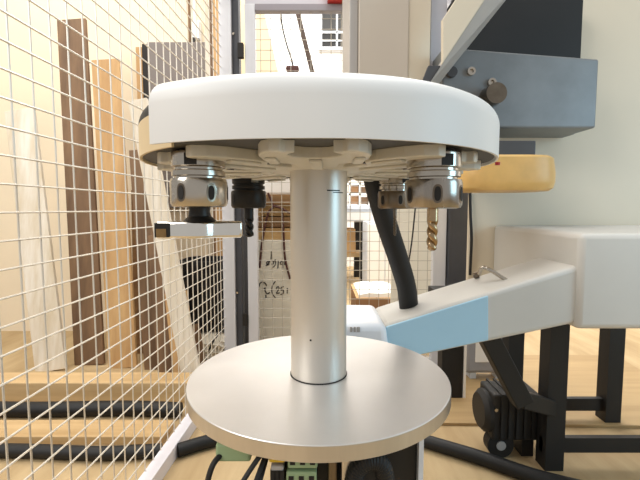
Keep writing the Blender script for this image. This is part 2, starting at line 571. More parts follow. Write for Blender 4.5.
# two-winged cutter bar
bm = B()
hb = [(-.046, -.0125), (-.026, -.0160), (-.010, -.0178), (.003, -.0178), (.010, -.0150), (.015, -.0095), (.021, -.0050), (.032, -.0025), (.048, -.0015)]
bar = hb + [(-x, -y) for x, y in hb]
prism(bm, bar, -.0345, -.0155)
cut = obj('cutter_body', bm, M['cutter'], h1, bevel=.003, segs=3, local=True, smooth=True)
for s in (1, -1):
    bm = B(); box(bm, -.0458, -.0305, -.0140, -.0095, -.0328, -.0172)
    bmesh.ops.rotate(bm, cent=(0, 0, 0), matrix=Matrix.Rotation(.10 + (0 if s > 0 else PI), 3, 'Z'), verts=bm.verts)
    obj('insert_pocket', bm, M['dark_slot'], cut, local=True)
    bm = B(); box(bm, -.0440, -.0335, -.0146, -.0125, -.0325, -.0235)
    bmesh.ops.rotate(bm, cent=(0, 0, 0), matrix=Matrix.Rotation(.10 + (0 if s > 0 else PI), 3, 'Z'), verts=bm.verts)
    obj('carbide_insert', bm, M['carbide'], cut, local=True)

h2 = make_holder('tool_holder', 'steel collet holder with a bronze spiral drill beside the amber cover', 41.9, -.0015, body='steel_mid', spin=-.12)
twist_bit(h2, .0062, -.047, .003, M['bronze'])
h3 = make_holder('tool_holder', 'blackened collet holder with a short spiral bit near the fence posts', -138.5, -.001, dark=True, spin=.2)
twist_bit(h3, .0085, -.052, .003, M['black_steel'], turns=1.2, shank=.4, name='router_bit')
h4 = make_holder('tool_holder', 'steel collet holder with a thin pin drill in front of black hose', 134.5, -.002, body='steel_dark', spin=.1)
twist_bit(h4, .0030, -.048, .003, M['steel_dark'], turns=3, name='pin_drill')

# ------------------------------------------------------------------ pedestal under the plate
ped = thing('pedestal', 'black machine pedestal with cables and terminals under the round plate', 'pedestal', (0.03, .6, 0))
zb = ZP - .0195
bm = B(); box(bm, -.06, .124, .50, .74, .02, zb + .0005)
obj('cabinet', bm, M['rubber'], ped, bevel=.003)
bm = B(); box(bm, .124, .130, .492, .745, .0, zb + .0005)
obj('side_sheet', bm, M['bench'], ped)
bm = B(); box(bm, -.08, .15, .48, .76, 0, .02)
obj('foot_plate', bm, M['dark_grey'], ped, bevel=.003)
bm = B(); box(bm, .026, .042, .470, .50, .05, zb + .0005)
obj('bracket', bm, M['alu_edge'], ped, bevel=.002)
bm = B(); box(bm, .010, .021, .476, .50, .05, zb + .0005)
obj('bracket', bm, M['steel_dark'], ped, bevel=.002)
for (x0, x1, z0, z1, mm) in ((-.038, -.003, .545, .566, 'green'), (-.040, -.004, .505, .541, 'green'), (-.060, -.041, .552, .574, 'yellow'), (-.058, -.043, .50, .548, 'trim_grey')):
    bm = B(); box(bm, x0, x1, .460, .5005, z0, z1)
    tb = obj('terminal_block', bm, M[mm], ped, bevel=.002)
    for k in range(3):
        xx = x0 + (x1 - x0) * (k + .5) / 3
        bm = B(); box(bm, xx - .003, xx + .003, .4593, .466, z0 + .005, z1 - .005)
        obj('screw_pocket', bm, M['dark_slot'], tb)
bm = B(); tube(bm, curve([U(352, 492, .47), U(357, 470, .468), U(370, 461, .466), U(382, 466, .468), U(387, 492, .475)], 14),
               [.0108 + .0007 * (k % 2) for k in range(57)], 18)
obj('corrugated_conduit', bm, M['hose'], ped, smooth=False)
bm = B(); box(bm, -.128, -.085, .480, .54, .540, .563); box(bm, -.12, -.10, .49, .53, .560, zb + .0005)
obj('terminal_block', bm, M['green'], ped, bevel=.003)
bm = B(); box(bm, -.09, -.055, .515, .535, .548, .56)
obj('terminal_rail', bm, M['trim_grey'], ped)
for pts, r in (([(-.118, .490, .550), (-.130, .470, .540), (-.137, .47, .50), (-.14, .50, .40), (-.15, .52, .02)], .0035),
               ([(-.064, .475, .562), (-.076, .462, .552), (-.095, .450, .525), (-.12, .455, .47), (-.10, .50, .25)], .003),
               ([(-.064, .480, .556), (-.072, .458, .540), (-.082, .448, .515), (-.10, .455, .47), (-.08, .49, .25)], .003),
               ([(-.064, .485, .550), (-.070, .455, .533), (-.076, .448, .510), (-.085, .455, .46), (-.07, .49, .25)], .003)):
    bm = B(); tube(bm, curve(pts, 10), r, 8)
    obj('cable', bm, M['rubber'], ped, smooth=True)

# ------------------------------------------------------------------ support arm and its hose
arm = thing('support_arm', 'light blue tapered support arm reaching out behind the round plate', 'machine arm', tuple(U(440, 340, .92)))
yf, yb = .84, .995
pt = lambda px, py, y: U(px, py, .84).copy() if y == yf else Vector((U(px, py, .84).x, y, U(px, py, .84).z))
L, R_ = 384, 590
top_l, top_r = 325, 262
bot_l, bot_r = 364, 321
def arm_pt(px, top, y):
    f = (px - L) / (R_ - L)
    py = (top_l + (top_r - top_l) * f) if top else (bot_l + (bot_r - bot_l) * f)
    p = U(px, py, .84)
    return Vector((p.x, y, p.z))
bm = B()
hexa(bm, [arm_pt(L, 0, yf), arm_pt(R_, 0, yf), arm_pt(R_, 0, yb), arm_pt(L, 0, yb),
          arm_pt(L, 1, yf), arm_pt(R_, 1, yf), arm_pt(R_, 1, yb), arm_pt(L, 1, yb)])
obj('beam', bm, M['arm_top'], arm, bevel=.010, segs=3, smooth=True)
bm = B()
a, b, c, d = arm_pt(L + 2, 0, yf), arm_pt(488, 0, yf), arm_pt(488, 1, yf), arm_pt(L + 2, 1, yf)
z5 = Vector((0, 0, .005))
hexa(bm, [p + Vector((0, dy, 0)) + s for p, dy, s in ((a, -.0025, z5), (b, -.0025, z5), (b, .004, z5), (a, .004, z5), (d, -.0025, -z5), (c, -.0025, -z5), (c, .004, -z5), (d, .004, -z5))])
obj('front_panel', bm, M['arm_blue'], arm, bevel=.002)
# white collar
bm = B()
cl, cr = U(300, 330, .84).x, U(391, 330, .84).x
z_t0, z_t1, z_b = U(348, 322, .84).z, U(384, 321, .84).z, U(384, 366, .84).z
hexa(bm, [(cl, .825, z_b), (cr, .825, z_b), (cr, 1.01, z_b), (cl, 1.01, z_b),
          (cl, .825, z_t0), (cr - .012, .825, z_t1 - .004), (cr - .012, 1.01, z_t1 - .004), (cl, 1.01, z_t0)])
col_o = obj('collar', bm, M['collar'], arm, bevel=.014, segs=4, smooth=True)
bm = B()
for k, (x0, x1) in enumerate(((350, 352.2), (353.6, 355.6), (356.8, 360))):
    p, q = U(x0, 332, .8245), U(x1, 327, .8245)
    box(bm, p.x, q.x, .8235, .826, p.z, q.z)
obj('nameplate_lettering', bm, M['trim_grey'], col_o)
# neck below the collar that carries it down to a foot on the floor
bm = B(); box(bm, cl + .02, cr - .03, .86, .98, 0, z_b + .02)
obj('neck', bm, M['dark_grey'], arm, bevel=.004)

bm = B()
hp = [U(374, 176, .79), U(377, 190, .80), U(386, 222, .83), U(398, 258, .87), U(406, 285, .90), U(408.5, 304, .92), U(409, 309, .92)]
tube(bm, curve(hp, 8), .0215, 20)
tag(obj('suction_hose', bm, M['hose'], None, smooth=True), 'thick black hose running down from the hood to the blue arm', 'hose')

# ------------------------------------------------------------------ fence: left panel
def fence_pt(y, z, off=0.0):
    return Vector((-.533 + .0487 * (y - 1.217) + off, y, z))
fl = thing('mesh_fence', 'white wire mesh fence panel beside the lumber store', 'fence', tuple(fence_pt(1.4, 0)))
bm = B()
y0, y1 = .42, 2.075
z0, z1 = .05, 1.90
ys = []
y = 1.250
while y > y0: y -= .055
y += .055
while y < y1:
    ys.append(y); y += .055
for y in ys:
    tube(bm, [fence_pt(y, z0 - .01), fence_pt(y, z1)], .0021, 6)
z = .843 - .05 * 15
while z < z1:
    tube(bm, [fence_pt(y0, z, .0036), fence_pt(y1, z, .0036)], .0021, 6)
    z += .05
mesh1 = obj('wire_mesh', bm, M['wire'], fl)
mesh1['kind'] = 'stuff'
bm = B()
p = [fence_pt(y0, 0), fence_pt(y1 + .02, 0)]
hexa(bm, [p[0] + Vector((-.004, 0, 0)), p[0] + Vector((.038, 0, 0)), p[1] + Vector((.038, 0, 0)), p[1] + Vector((-.004, 0, 0)),
          p[0] + Vector((-.004, 0, .05)), p[0] + Vector((.038, 0, .05)), p[1] + Vector((.038, 0, .05)), p[1] + Vector((-.004, 0, .05))])
obj('bottom_rail', bm, M['rail'], fl, bevel=.002)
bm = B()
p = [fence_pt(y0, z1), fence_pt(y1 + .02, z1)]
hexa(bm, [p[0] + Vector((-.015, 0, 0)), p[0] + Vector((.025, 0, 0)), p[1] + Vector((.025, 0, 0)), p[1] + Vector((-.015, 0, 0)),
          p[0] + Vector((-.015, 0, .04)), p[0] + Vector((.025, 0, .04)), p[1] + Vector((.025, 0, .04)), p[1] + Vector((-.015, 0, .04))])
obj('top_rail', bm, M['rail'], fl, bevel=.002)
X = lambda px, d=2.1: U(px, 208, d).x
bm = B(); box(bm, X(223.2), X(235), 2.07, 2.12, 0, 2.15)
obj('end_post', bm, M['post'], fl, bevel=.003)

gp = thing('gate_post', 'charcoal steel post between fence panel and mesh gate', 'post', (X(237.5), 2.12, 0))
bm = B(); box(bm, X(235), X(241.6), 2.09, 2.15, 0, 2.15)
obj('post_body', bm, M['post_dark'], gp, bevel=.003)
bm = B(); box(bm, X(241), X(246.5), 2.066, 2.092, U(240, 60, 2.1).z, U(240, 45, 2.1).z)
obj('latch', bm, M['dark_slot'], gp, bevel=.003)
bm = B(); box(bm, X(242), X(246.5), 2.066, 2.092, U(240, 324, 2.1).z, U(240, 312, 2.1).z)
obj('latch', bm, M['dark_slot'], gp, bevel=.003)
for yy in (35, 292):
    bm = B(); tube(bm, [Vector((X(236.5), 2.091, U(240, yy, 2.1).z)), Vector((X(236.5), 2.082, U(240, yy, 2.1).z))], .006, 12)
    obj('bolt', bm, M['steel'], gp, smooth=True)

bm = B(); obox(bm, Vector((X(244, 2.3), 2.26, 0)), Vector((X(244, 2.3), 2.30, 1.0)), .09, .02, (1, 0, 0))
tag(obj('dark_board', bm, M['dark_grey'], None), 'narrow dark grey board standing behind the gap beside the gate', 'board')
# gate
gate = thing('mesh_gate', 'framed wire mesh gate with light aluminium stiles behind the carousel', 'gate', (X(345), 2.1, 0))
zt0, zt1 = U(300, 12.5, 2.1).z, U(300, 5.5, 2.1).z
bm = B(); box(bm, X(247.6), X(257.6), 2.08, 2.12, .03, zt1)
obj('stile', bm, M['post'], gate, bevel=.003)
bm = B(); box(bm, X(433), X(446), 2.08, 2.12, .03, zt1)
obj('stile', bm, M['post'], gate, bevel=.003)
bm = B(); box(bm, X(257.6), X(433), 2.08, 2.12, zt0, zt1)
obj('top_bar', bm, M['bar_grey'], gate, bevel=.003)
bm = B(); box(bm, X(257.6), X(433), 2.08, 2.12, .03, .07)
obj('bottom_bar', bm, M['trim_grey'], gate, bevel=.003)
bm = B(); box(bm, X(247.6), X(446), 2.10, 2.112, zt1, zt1 + .30)
obj('header_sheet', bm, M['lilac'], gate)
bm = B()
x = -.195 - .05 * 3
while x < X(433):
    if x > X(258): tube(bm, [Vector((x, 2.1, .06)), Vector((x, 2.1, zt0 + .003))], .0016, 6)
    x += .05
z = U(300, 40, 2.1).z
while z > .08: z -= .05
z += .05
while z < zt0:
    tube(bm, [Vector((X(257.4), 2.097, z)), Vector((X(433.2), 2.097, z))], .0016, 6)
    z += .05
gm = obj('wire_mesh', bm, M['wire_dull'], gate)
gm['kind'] = 'stuff'
bm = B(); box(bm, X(447), X(467), 2.06, 2.14, 0, 2.3)
tag(obj('fence_post', bm, M['post_dark'], None, bevel=.004), 'wide charcoal post next to the light gate stile', 'post')
p = U(338, 6, 2.1)
rb = thing('alarm_box', 'small red box with yellow side mounted above the gate bar', 'box', (p.x, 2.08, zt1))
bm = B(); box(bm, X(327), X(341), 2.05, 2.099, zt1, zt1 + .11)
obj('housing', bm, M['red'], rb, bevel=.004)
bm = B(); box(bm, X(341), X(348), 2.052, 2.099, zt1, zt1 + .11)
obj('side_panel', bm, M['yellow'], rb, bevel=.003)
# thin cable hanging on the gate
bm = B(); tube(bm, curve([U(420, 150, 2.07), U(416, 200, 2.07), U(412, 240, 2.07), U(408, 268, 2.07), U(404, 310, 2.07)], 8), .004, 8)
tag(obj('hanging_cable', bm, M['rubber'], None, smooth=True), 'thin black cable hanging straight down the mesh gate', 'cable')
# ------------------------------------------------------------------ behind the left fence
def plank(name, label, p0, p1, w, t, m, cat='plank', group=None, side=(1, 0, 0)):
    bm = B(); obox(bm, p0, p1, w, t, side)
    return tag(obj(name, bm, m, None, bevel=.002), label, cat, group)

def foot(px_top, py_top, d_top, px_bot, d_bot):
    """leaning plank: top at a seen point, foot on the floor"""
    t = U(px_top, py_top, d_top)
    b = Vector(((px_bot - 320) / F * d_bot * 1.0, d_bot, 0.0))
    return b, t

b_, t_ = foot(138, 100, 1.99, 190, 1.90)
plank('leaning_plank', 'whitish plank leaning sideways behind the mesh fence', b_, t_, .090, .022, M['plank_white'])
for k, (pxt, pyt, dt, pxb, db, w, mm, lab) in enumerate((
        (139, 150, 2.22, 150, 2.12, .10, 'plank_brown', 'dark brown board standing behind the whitish leaning plank'),
        (158, 235, 2.13, 164, 2.03, .10, 'plank_brown', 'short brown board between the black bin and whitish plank'),
        (176, 292, 2.03, 182, 1.94, .11, 'plank_tan', 'short tan board leaning in front of the black bin'),
        (192, 325, 2.12, 198, 2.05, .07, 'plank_brown', 'stubby brown offcut standing beside the white sack'),
        (150, 205, 2.62, 152, 2.50, .14, 'plank_brown', 'wide dark board standing at the back behind other boards'),
        (141, 190, 2.44, 140, 2.36, .11, 'ply_dark', 'mid brown board standing behind the dark brown board'),
        (106, 60, 2.30, 118, 2.14, .15, 'plank_tan', 'tall wide tan board left of the dark brown board'),
        (72, 20, 2.40, 84, 2.18, .16, 'plank_brown', 'tall wide brown board beside the wide tan board'),
        (20, 110, 2.30, 44, 2.10, .16, 'plank_white', 'wide pale board standing apart from the brown boards'))):
    b_, t_ = foot(pxt, pyt, dt, pxb, db)
    plank('standing_board', lab, b_, t_, w, .02, M[mm], 'board')
# lumber beam on the floor
bm = B(); box(bm, -1.9, -.555, 1.74, 1.86, 0.0, .09)
tag(obj('lumber_beam', bm, M['beam'], None, bevel=.005), 'thick tan lumber beam lying on floor behind fence', 'beam')
bm = B(); tube(bm, curve([(-1.5, 1.32, .024), (-1.1, 1.345, .024), (-.75, 1.33, .024), (-.545, 1.345, .024)], 10), .023, 16)
tag(obj('floor_hose', bm, M['hose'], None, smooth=True), 'black hose lying in front of the flat plank outside the fence', 'hose')
bm = B(); box(bm, -1.9, -.57, 1.42, 1.54, 0.0, .03)
tag(obj('floor_plank', bm, M['beam'], None, bevel=.003), 'flat tan plank lying on floor in front of lumber beam', 'plank')
bm = B(); tube(bm, curve([(-1.7, 1.64, .031), (-1.2, 1.62, .031), (-.8, 1.63, .031), (-.57, 1.615, .031)], 10), .030, 16)  # thick black tube along the gap in front of the beam
tag(obj('floor_hose', bm, M['hose'], None, smooth=True), 'black tube lying between lumber beam and flat plank', 'hose')

# sack and bin
def sack(name, label, c, sx, sy, sz):
    bm = B()
    bmesh.ops.create_cube(bm, size=1)
    bmesh.ops.subdivide_edges(bm, edges=bm.edges, cuts=9, use_grid_fill=True)
    rnd = random.Random(hash(label) % 1000)
    for v in bm.verts:
        x, y, z = v.co * 2
        k = (1 - abs(x) ** 4 * .5) * (1 - abs(y) ** 4 * .5)
        zz = z * (.35 + .65 * k) + .10 * math.sin(9 * x + 3 * y) * (z > 0) * k
        q = .94 + .06 * math.cos(7 * z + 5 * x)
        v.co = Vector((c[0] + x * sx / 2 * q, c[1] + y * sy / 2 * q, c[2] + (zz + 1) * sz / 2 * 1.0))
    mz = min(v.co.z for v in bm.verts)
    for v in bm.verts: v.co.z = max(c[2], v.co.z)
    return tag(obj(name, bm, M['sack'], None, smooth=True), label, 'sack')
sack('white_sack', 'crumpled white sack under the black bin', (-.68, 2.40, 0), .42, .36, .135)

bn = thing('waste_bin', 'black ribbed plastic bin standing on a white sack', 'bin', (-.655, 2.42, .142))
def sqring(bm, hw, hd, z, c=(-.655, 2.42), n=40):
    out = []
    for k in range(n):
        a = 2 * PI * k / n
        cx, sy = math.cos(a), math.sin(a)
        out.append(bm.verts.new((c[0] + hw * math.copysign(abs(cx) ** .45, cx), c[1] + hd * math.copysign(abs(sy) ** .45, sy), z)))
    return out
bm = B()
zb0, zb1 = .142, U(203, 262, 2.30).z
rs = [sqring(bm, .112, .105, zb0), sqring(bm, .150, .140, zb1), sqring(bm, .145, .135, zb1), sqring(bm, .106, .10, zb0 + .01)]
for a, b in zip(rs, rs[1:]):
    for k in range(40): bm.faces.new((a[k], a[(k + 1) % 40], b[(k + 1) % 40], b[k]))
bm.faces.new(rs[0][::-1]); bm.faces.new(rs[-1])
obj('bin_body', bm, M['bin'], bn, smooth=True)
bm = B()
rs = [sqring(bm, .149, .139, zb1 - .02), sqring(bm, .158, .148, zb1 - .02), sqring(bm, .158, .148, zb1 + .004), sqring(bm, .144, .134, zb1 + .004)]
for a, b in zip(rs, rs[1:] + rs[:1]):
    for k in range(40): bm.faces.new((a[k], a[(k + 1) % 40], b[(k + 1) % 40], b[k]))
obj('rim', bm, M['bin'], bn, smooth=True)
for k in range(7):
    x0 = -.085 + .17 * k / 6
    bm = B(); obox(bm, (-.655 + x0, 2.42 - .1065, zb0 + .03), (-.655 + x0 * 1.28, 2.42 - .137, zb1 - .03), .010, .008)
    obj('rib', bm, M['bin'], bn)
b_, t_ = Vector((-.56, 2.16, 0.0)), U(222, 320, 2.2)
bm = B(); tube(bm, curve([U(208, 352, 2.18), U(214, 340, 2.17), U(222, 329, 2.17), U(229, 322, 2.19)], 8), .006, 8)
tag(obj('short_cable', bm, M['rubber'], None, smooth=True), 'short black cable draped over the white sack', 'cable')

# grey laminate panel on the partition, tall planks, conduit
pn = thing('wall_panel', 'dark grey laminate panel with tan edge hung on cream wall', 'panel', (U(180, 150, 2.78).x, 2.79, U(180, 205, 2.78).z))
q0, q1 = U(152, 208, 2.74), U(207, 42, 2.74)
bm = B(); box(bm, q0.x, q1.x, 2.735, 2.80, q0.z, q1.z)
obj('board', bm, M['laminate'], pn, bevel=.006)
bm = B(); box(bm, q0.x - .035, q0.x, 2.745, 2.80, q0.z, q1.z - .01)
obj('edge_gap', bm, M['dark_slot'], pn)
bm = B(); box(bm, q0.x - .075, q0.x - .035, 2.74, 2.80, q0.z, q1.z - .03)
obj('edge_strip', bm, M['plank_tan'], pn, bevel=.003)
for k, (px, w, mm, lab, pyt) in enumerate(((210, .035, 'plank_white', 'narrow pale batten standing beside the dark grey wall panel', -40),
                                      (214.5, .028, 'plank_brown', 'narrow dark batten standing between pale and tan battens', -30),
                                      (219.5, .05, 'plank_tan', 'tall tan board standing nearest the fence end post', -60))):
    d = 2.70 - .03 * k
    tt = U(px - 3, pyt, d + .06)
    plank('tall_batten', lab, Vector((U(px + 1, 208, d).x, d - .05, 0)), tt, w, .02, M[mm], 'batten')
cd = thing('switch_conduit', 'white conduit pipe ending in a switch box on cream wall', 'conduit', (U(194, 40, 2.78).x, 2.79, U(194, 40, 2.78).z))
a, b = U(193, 40, 2.79), U(200, 22, 2.79)
bm = B(); box(bm, a.x, b.x, 2.765, 2.805, a.z, b.z)
obj('switch_box', bm, M['bench'], cd, bevel=.004)
bm = B(); tube(bm, [(a.x + .012, 2.79, b.z - .01), (a.x + .012, 2.79, 3.3)], .010, 10)
obj('pipe', bm, M['sheet_white'], cd, smooth=True)
bm = B(); tube(bm, [(a.x - .022, 2.792, a.z - .01), (a.x - .022, 2.792, 3.3)], .008, 8)
obj('pipe', bm, M['plank_brown'], cd, smooth=True)
bm = B(); box(bm, a.x + .004, b.x - .03, 2.76, 2.77, a.z - .03, a.z + .005)
obj('cable_gland', bm, M['black_steel'], cd)

# ------------------------------------------------------------------ behind the gate
cr_d = 2.35
c0, c1 = U(250, 240, cr_d), U(338, 240, cr_d)
crt = thing('marked_crate', 'pale board crate with handwritten black marker text behind gate', 'crate', ((c0.x + c1.x) / 2, 2.6, 0))
zc = c0.z
bm = B(); box(bm, c0.x, c1.x, cr_d, 2.95, 0, zc)
cb = obj('crate_body', bm, M['crate'], crt, bevel=.004)
def hw(pts):
    return [U(252 + x / 8.0, 245 + y / 8.0, cr_d - .0008) for x, y in pts]
strokes = [
    [(155, 50), (154, 85), (152, 116)], [(145, 138), (128, 131), (116, 143), (124, 160), (140, 148)], [(112, 168), (128, 148), (146, 126)],
    [(160, 128), (174, 134), (166, 156), (158, 150)], [(176, 132), (188, 118), (186, 158), (160, 186)], [(211, 122), (209, 150), (206, 188)],
    [(246, 132), (230, 134), (228, 152), (244, 150), (247, 132), (244, 186)], [(264, 126), (262, 156), (276, 150)], [(268, 134), (278, 128)],
    [(58, 332), (64, 306), (86, 297), (106, 306), (117, 326)], [(94, 352), (106, 344), (106, 370), (124, 390), (142, 378)], [(110, 398), (112, 422)],
    [(188, 290), (166, 320), (158, 358), (166, 394), (188, 422)], [(194, 348), (208, 331), (216, 350), (196, 386), (222, 382)],
    [(254, 332), (236, 340), (232, 360), (250, 362), (250, 386), (228, 396)], [(283, 344), (282, 366), (281, 388)]]
for s in strokes:
    bm = B()
    tube(bm, curve(hw(s), 5), .0032, 6)
    obj('pen_stroke', bm, M['ink'], cb)

for k in range(4):
    z0 = zc + .065 * k
    bm = B(); box(bm, c0.x + .01 + .01 * (k % 2), c1.x - .03 * ((k + 1) % 2), cr_d + .02 * (k % 3) + .01, 2.9, z0 + (.006 if k else 0), z0 + .066)
    tag(obj('ply_stack', bm, M['ply' if k % 2 == 0 else 'ply_dark'], None, bevel=.003),
        ['lowest tan wooden board on the marked crate', 'brown board just above the lowest tan board', 'tan board lying on the brown board of crate stack', 'topmost brown board of the stack on the crate'][k], 'board', 'boards stacked on the crate')
zt_ = zc + .065 * 3 + .066
bm = B(); box(bm, c0.x + .06, c1.x - .02, cr_d + .05, 2.85, zt_, zt_ + .20)
tag(obj('foam_block', bm, M['paper'], None, bevel=.01), 'bright white foam block on top of the board stack', 'block')
cbl = thing('crate_cables', 'maroon cables hanging down in front of the marked crate', 'cable', tuple(U(273, 300, cr_d - .02)))
dc = cr_d - .012
for pts in ([(268, 193), (273, 206), (268, 214), (262.5, 240), (259.5, 268)], [(273, 206), (281, 208), (290, 213), (298, 214)], [(282, 208), (283.5, 232), (285, 258), (290, 279)]):
    bm = B(); tube(bm, curve([U(x, y, dc) for x, y in pts], 8), .0062, 8)
    obj('cable', bm, M['cable_red'], cbl, smooth=True)

# cream sheet, prop and cable leaning behind the crate, seen over the hood
bm = B()
lo_y, hi_y = 3.05, 3.35
def sh(px, py, d): return U(px, py, d)
a, b = U(238, -25, hi_y), U(257, -12, hi_y)
f0, f1 = Vector((-.95, lo_y, 0)), Vector((.12, lo_y, 0))
a, b = Vector((-.75, hi_y, 2.75)), U(262, 2, hi_y)
th = Vector((0, .02, 0))
hexa(bm, [f0, f1, f1 + th, f0 + th, a, b, b + th, a + th])
tag(obj('leaning_sheet', bm, M['sheet_cream'], None), 'large cream sheet with slanted edge leaning behind the gate', 'sheet')
hx0, hx1, hz = U(298, 208, 3.85).x, U(343, 208, 3.85).x, U(320, 132, 3.9).z
bm = B(); box(bm, hx0, hx1, 3.85, 4.25, 0, hz)
tag(obj('tall_locker', bm, M['bench'], None, bevel=.006), 'tall plain white locker standing behind the aluminium column', 'locker')
bm = B(); obox(bm, U(327, 132, 3.9), U(293, -6, 3.9), .04, .035)
tag(obj('leaning_pole', bm, M['pole'], None), 'dark brown pole leaning across the white hall behind gate', 'pole')
bm = B(); tube(bm, curve([Vector((U(281, -12, 3.2).x, 3.2, 3.9)), U(281, -12, 3.2), U(281.5, 20, 3.2), U(286, 42, 3.2), U(293, 66, 3.2), U(294, 90, 3.2)], 8), .006, 8)
tag(obj('slack_cable', bm, M['rubber'], None, smooth=True), 'thin dark cable dropping in front of the cream sheet', 'cable')
p = U(292.5, 69, 3.2)
bm = B(); box(bm, p.x - .045, p.x + .045, 3.17, 3.23, p.z - .018, p.z + .016); box(bm, p.x - .05, p.x + .05, 3.165, 3.235, p.z - .002, p.z + .002)
tag(obj('cable_hook', bm, M['cable_red'], None, bevel=.003), 'small reddish brown hook block at the end of slack cable', 'hook')

# hall beyond: bench, cartons, rack, white cabinet
bx = lambda px, d: U(px, 208, d).x
zz = lambda py, d: U(320, py, d).z
bench = thing('work_bench', 'white workbench with black legs far behind the gate', 'bench', (bx(352, 4.6), 4.7, 0))
zbt, zba = zz(205, 4.6), zz(221, 4.6)
bm = B(); box(bm, bx(318, 4.6), bx(373, 4.6), 4.5, 5.2, zbt - .05, zbt)
obj('bench_top', bm, M['bench'], bench, bevel=.006)
bm = B(); box(bm, bx(320, 4.6), bx(371, 4.6), 4.53, 5.15, zba, zbt - .05)
obj('drawer_unit', bm, M['bench'], bench, bevel=.004)
bm = B(); box(bm, bx(346, 4.6), bx(370, 4.6), 4.515, 4.53, zba + .01, zba + .10)
obj('drawer_front', bm, M['sheet_white'], bench, bevel=.004)
for x0, x1, ya, yb2 in ((361, 368, 4.56, 4.64), (322, 328, 4.56, 4.64), (358, 365, 5.05, 5.13), (322, 328, 5.05, 5.13)):
    bm = B(); box(bm, bx(x0, 4.6), bx(x1, 4.6), ya, yb2, 0, zba)
    obj('leg', bm, M['rubber'], bench)
bm = B(); box(bm, bx(322, 4.6), bx(365, 4.6), 4.64, 5.05, .30, .34)
obj('lower_shelf', bm, M['beam'], bench)
for x0, x1, za, zb_, mm, lab in ((336, 356.5, .341, .47, 'carton_tan', 'flat tan carton on the lower shelf of the workbench'), (334, 356, .471, .62, 'carton_tan', 'upper tan carton stacked under the workbench top')):
    bm = B(); box(bm, bx(x0, 4.6), bx(x1, 4.6), 4.66, 5.0, za, zb_)
    tag(obj('carton', bm, M[mm], None, bevel=.005), lab, 'carton')
rack = thing('storage_rack', 'cream shelf rack standing on the far white workbench', 'rack', (bx(352, 4.9), 4.9, zbt))
bm = B()
for px in (340, 349.5, 359.5, 369):
    box(bm, bx(px, 4.9) - .012, bx(px, 4.9) + .012, 4.85, 5.05, zbt, zz(177, 4.9))
obj('uprights', bm, M['sheet_white'], rack)
for py in (194.5, 184, 178):
    bm = B(); box(bm, bx(339, 4.9), bx(369, 4.9), 4.85, 5.05, zz(py, 4.9) - .012, zz(py, 4.9) + .012)
    obj('shelf', bm, M['sheet_white'], rack)
for k, (x0, x1, pb, pt_, lab) in enumerate(((350.7, 358.2, 204.3, 196.2, 'brown carton in lower bay of the rack'), (350.7, 358.2, 193.2, 186.2, 'brown carton in upper bay of the rack'),
                                  (360.8, 367.5, 204.3, 197, 'dark brown carton in lower bay beside the hose'), (360.8, 367.5, 193.2, 187, 'dark brown carton in upper bay beside the hose'))):
    bm = B(); box(bm, bx(x0, 4.9), bx(x1, 4.9), 4.87, 5.03, zz(pb, 4.9) + (.006 if pb > 200 else .004), zz(pt_, 4.9))
    tag(obj('rack_carton', bm, M['carton' if k < 2 else 'plank_brown'], None, bevel=.004), lab, 'carton')
cab = thing('white_cabinet', 'tall white cabinet beyond the gate mesh behind the hose', 'cabinet', (bx(380, 4.2), 4.3, 0))
bm = B(); box(bm, bx(367, 4.0), bx(404, 4.0), 4.0, 4.4, .0, zz(222, 4.0))
obj('cabinet_body', bm, M['bench'], cab, bevel=.006)
for x0, x1 in ((368, 385), (386, 403)):
    bm = B(); box(bm, bx(x0, 4.0), bx(x1, 4.0), 3.985, 4.001, .05, zz(224, 4.0))
    dr = obj('cabinet_door', bm, M['paper'], cab, bevel=.004)
    bm = B(); box(bm, bx(x1 - 2 if x0 < 380 else x0 + 2, 4.0) - .008, bx(x1 - 2 if x0 < 380 else x0 + 2, 4.0) + .008, 3.97, 3.987, .5, .6)
    obj('handle', bm, M['trim_grey'], dr)
# carton with an open book on it
kx = thing('floor_carton', 'brown carton on the floor under the open white book', 'carton', (bx(378, 2.6), 2.7, 0))
kz = zz(297, 2.55)
bm = B(); box(bm, bx(357, 2.5), bx(399, 2.5), 2.5, 2.95, 0, kz)
obj('carton_body', bm, M['carton'], kx, bevel=.004)
for x0, x1 in ((357, 377.6), (378.4, 399)):
    bm = B(); box(bm, bx(x0, 2.5), bx(x1, 2.5), 2.497, 2.955, kz, kz + .005)
    obj('flap', bm, M['carton_tan'], kx)
bk = thing('open_book', 'open white book lying on the brown carton', 'book', (bx(379, 2.6), 2.65, kz + .005))
xm = bx(378.5, 2.6)
for s in (-1, 1):
    bm = B()
    n = 8
    prof = [(xm + s * .128 * k / n, .006 + .022 * math.sin(PI * min(1, (k + .6) / n * .62 + .22))) for k in range(n + 1)]
    lo = [[bm.verts.new((x, y, kz + .0052)) for x, h in prof] for y in (2.515, 2.93)]
    hi = [[bm.verts.new((x, y, kz + .005 + h)) for x, h in prof] for y in (2.515, 2.93)]
    for k in range(n):
        bm.faces.new((hi[0][k], hi[0][k + 1], hi[1][k + 1], hi[1][k])); bm.faces.new((lo[0][k], lo[0][k + 1], lo[1][k + 1], lo[1][k]))
        bm.faces.new((lo[0][k], lo[0][k + 1], hi[0][k + 1], hi[0][k])); bm.faces.new((lo[1][k], lo[1][k + 1], hi[1][k + 1], hi[1][k]))
    for k in (0, n):
        bm.faces.new((lo[0][k], lo[1][k], hi[1][k], hi[0][k]))
    obj('page_block', bm, M['paper'], bk, smooth=True)
# greenish beige board behind right end of the gate
bm = B(); box(bm, bx(392, 2.45), bx(436, 2.45), 2.45, 2.47, 0, zz(170, 2.45))
tag(obj('backing_board', bm, M['crate'], None, bevel=.003), 'upright pale board behind the gate next to its right stile', 'board')

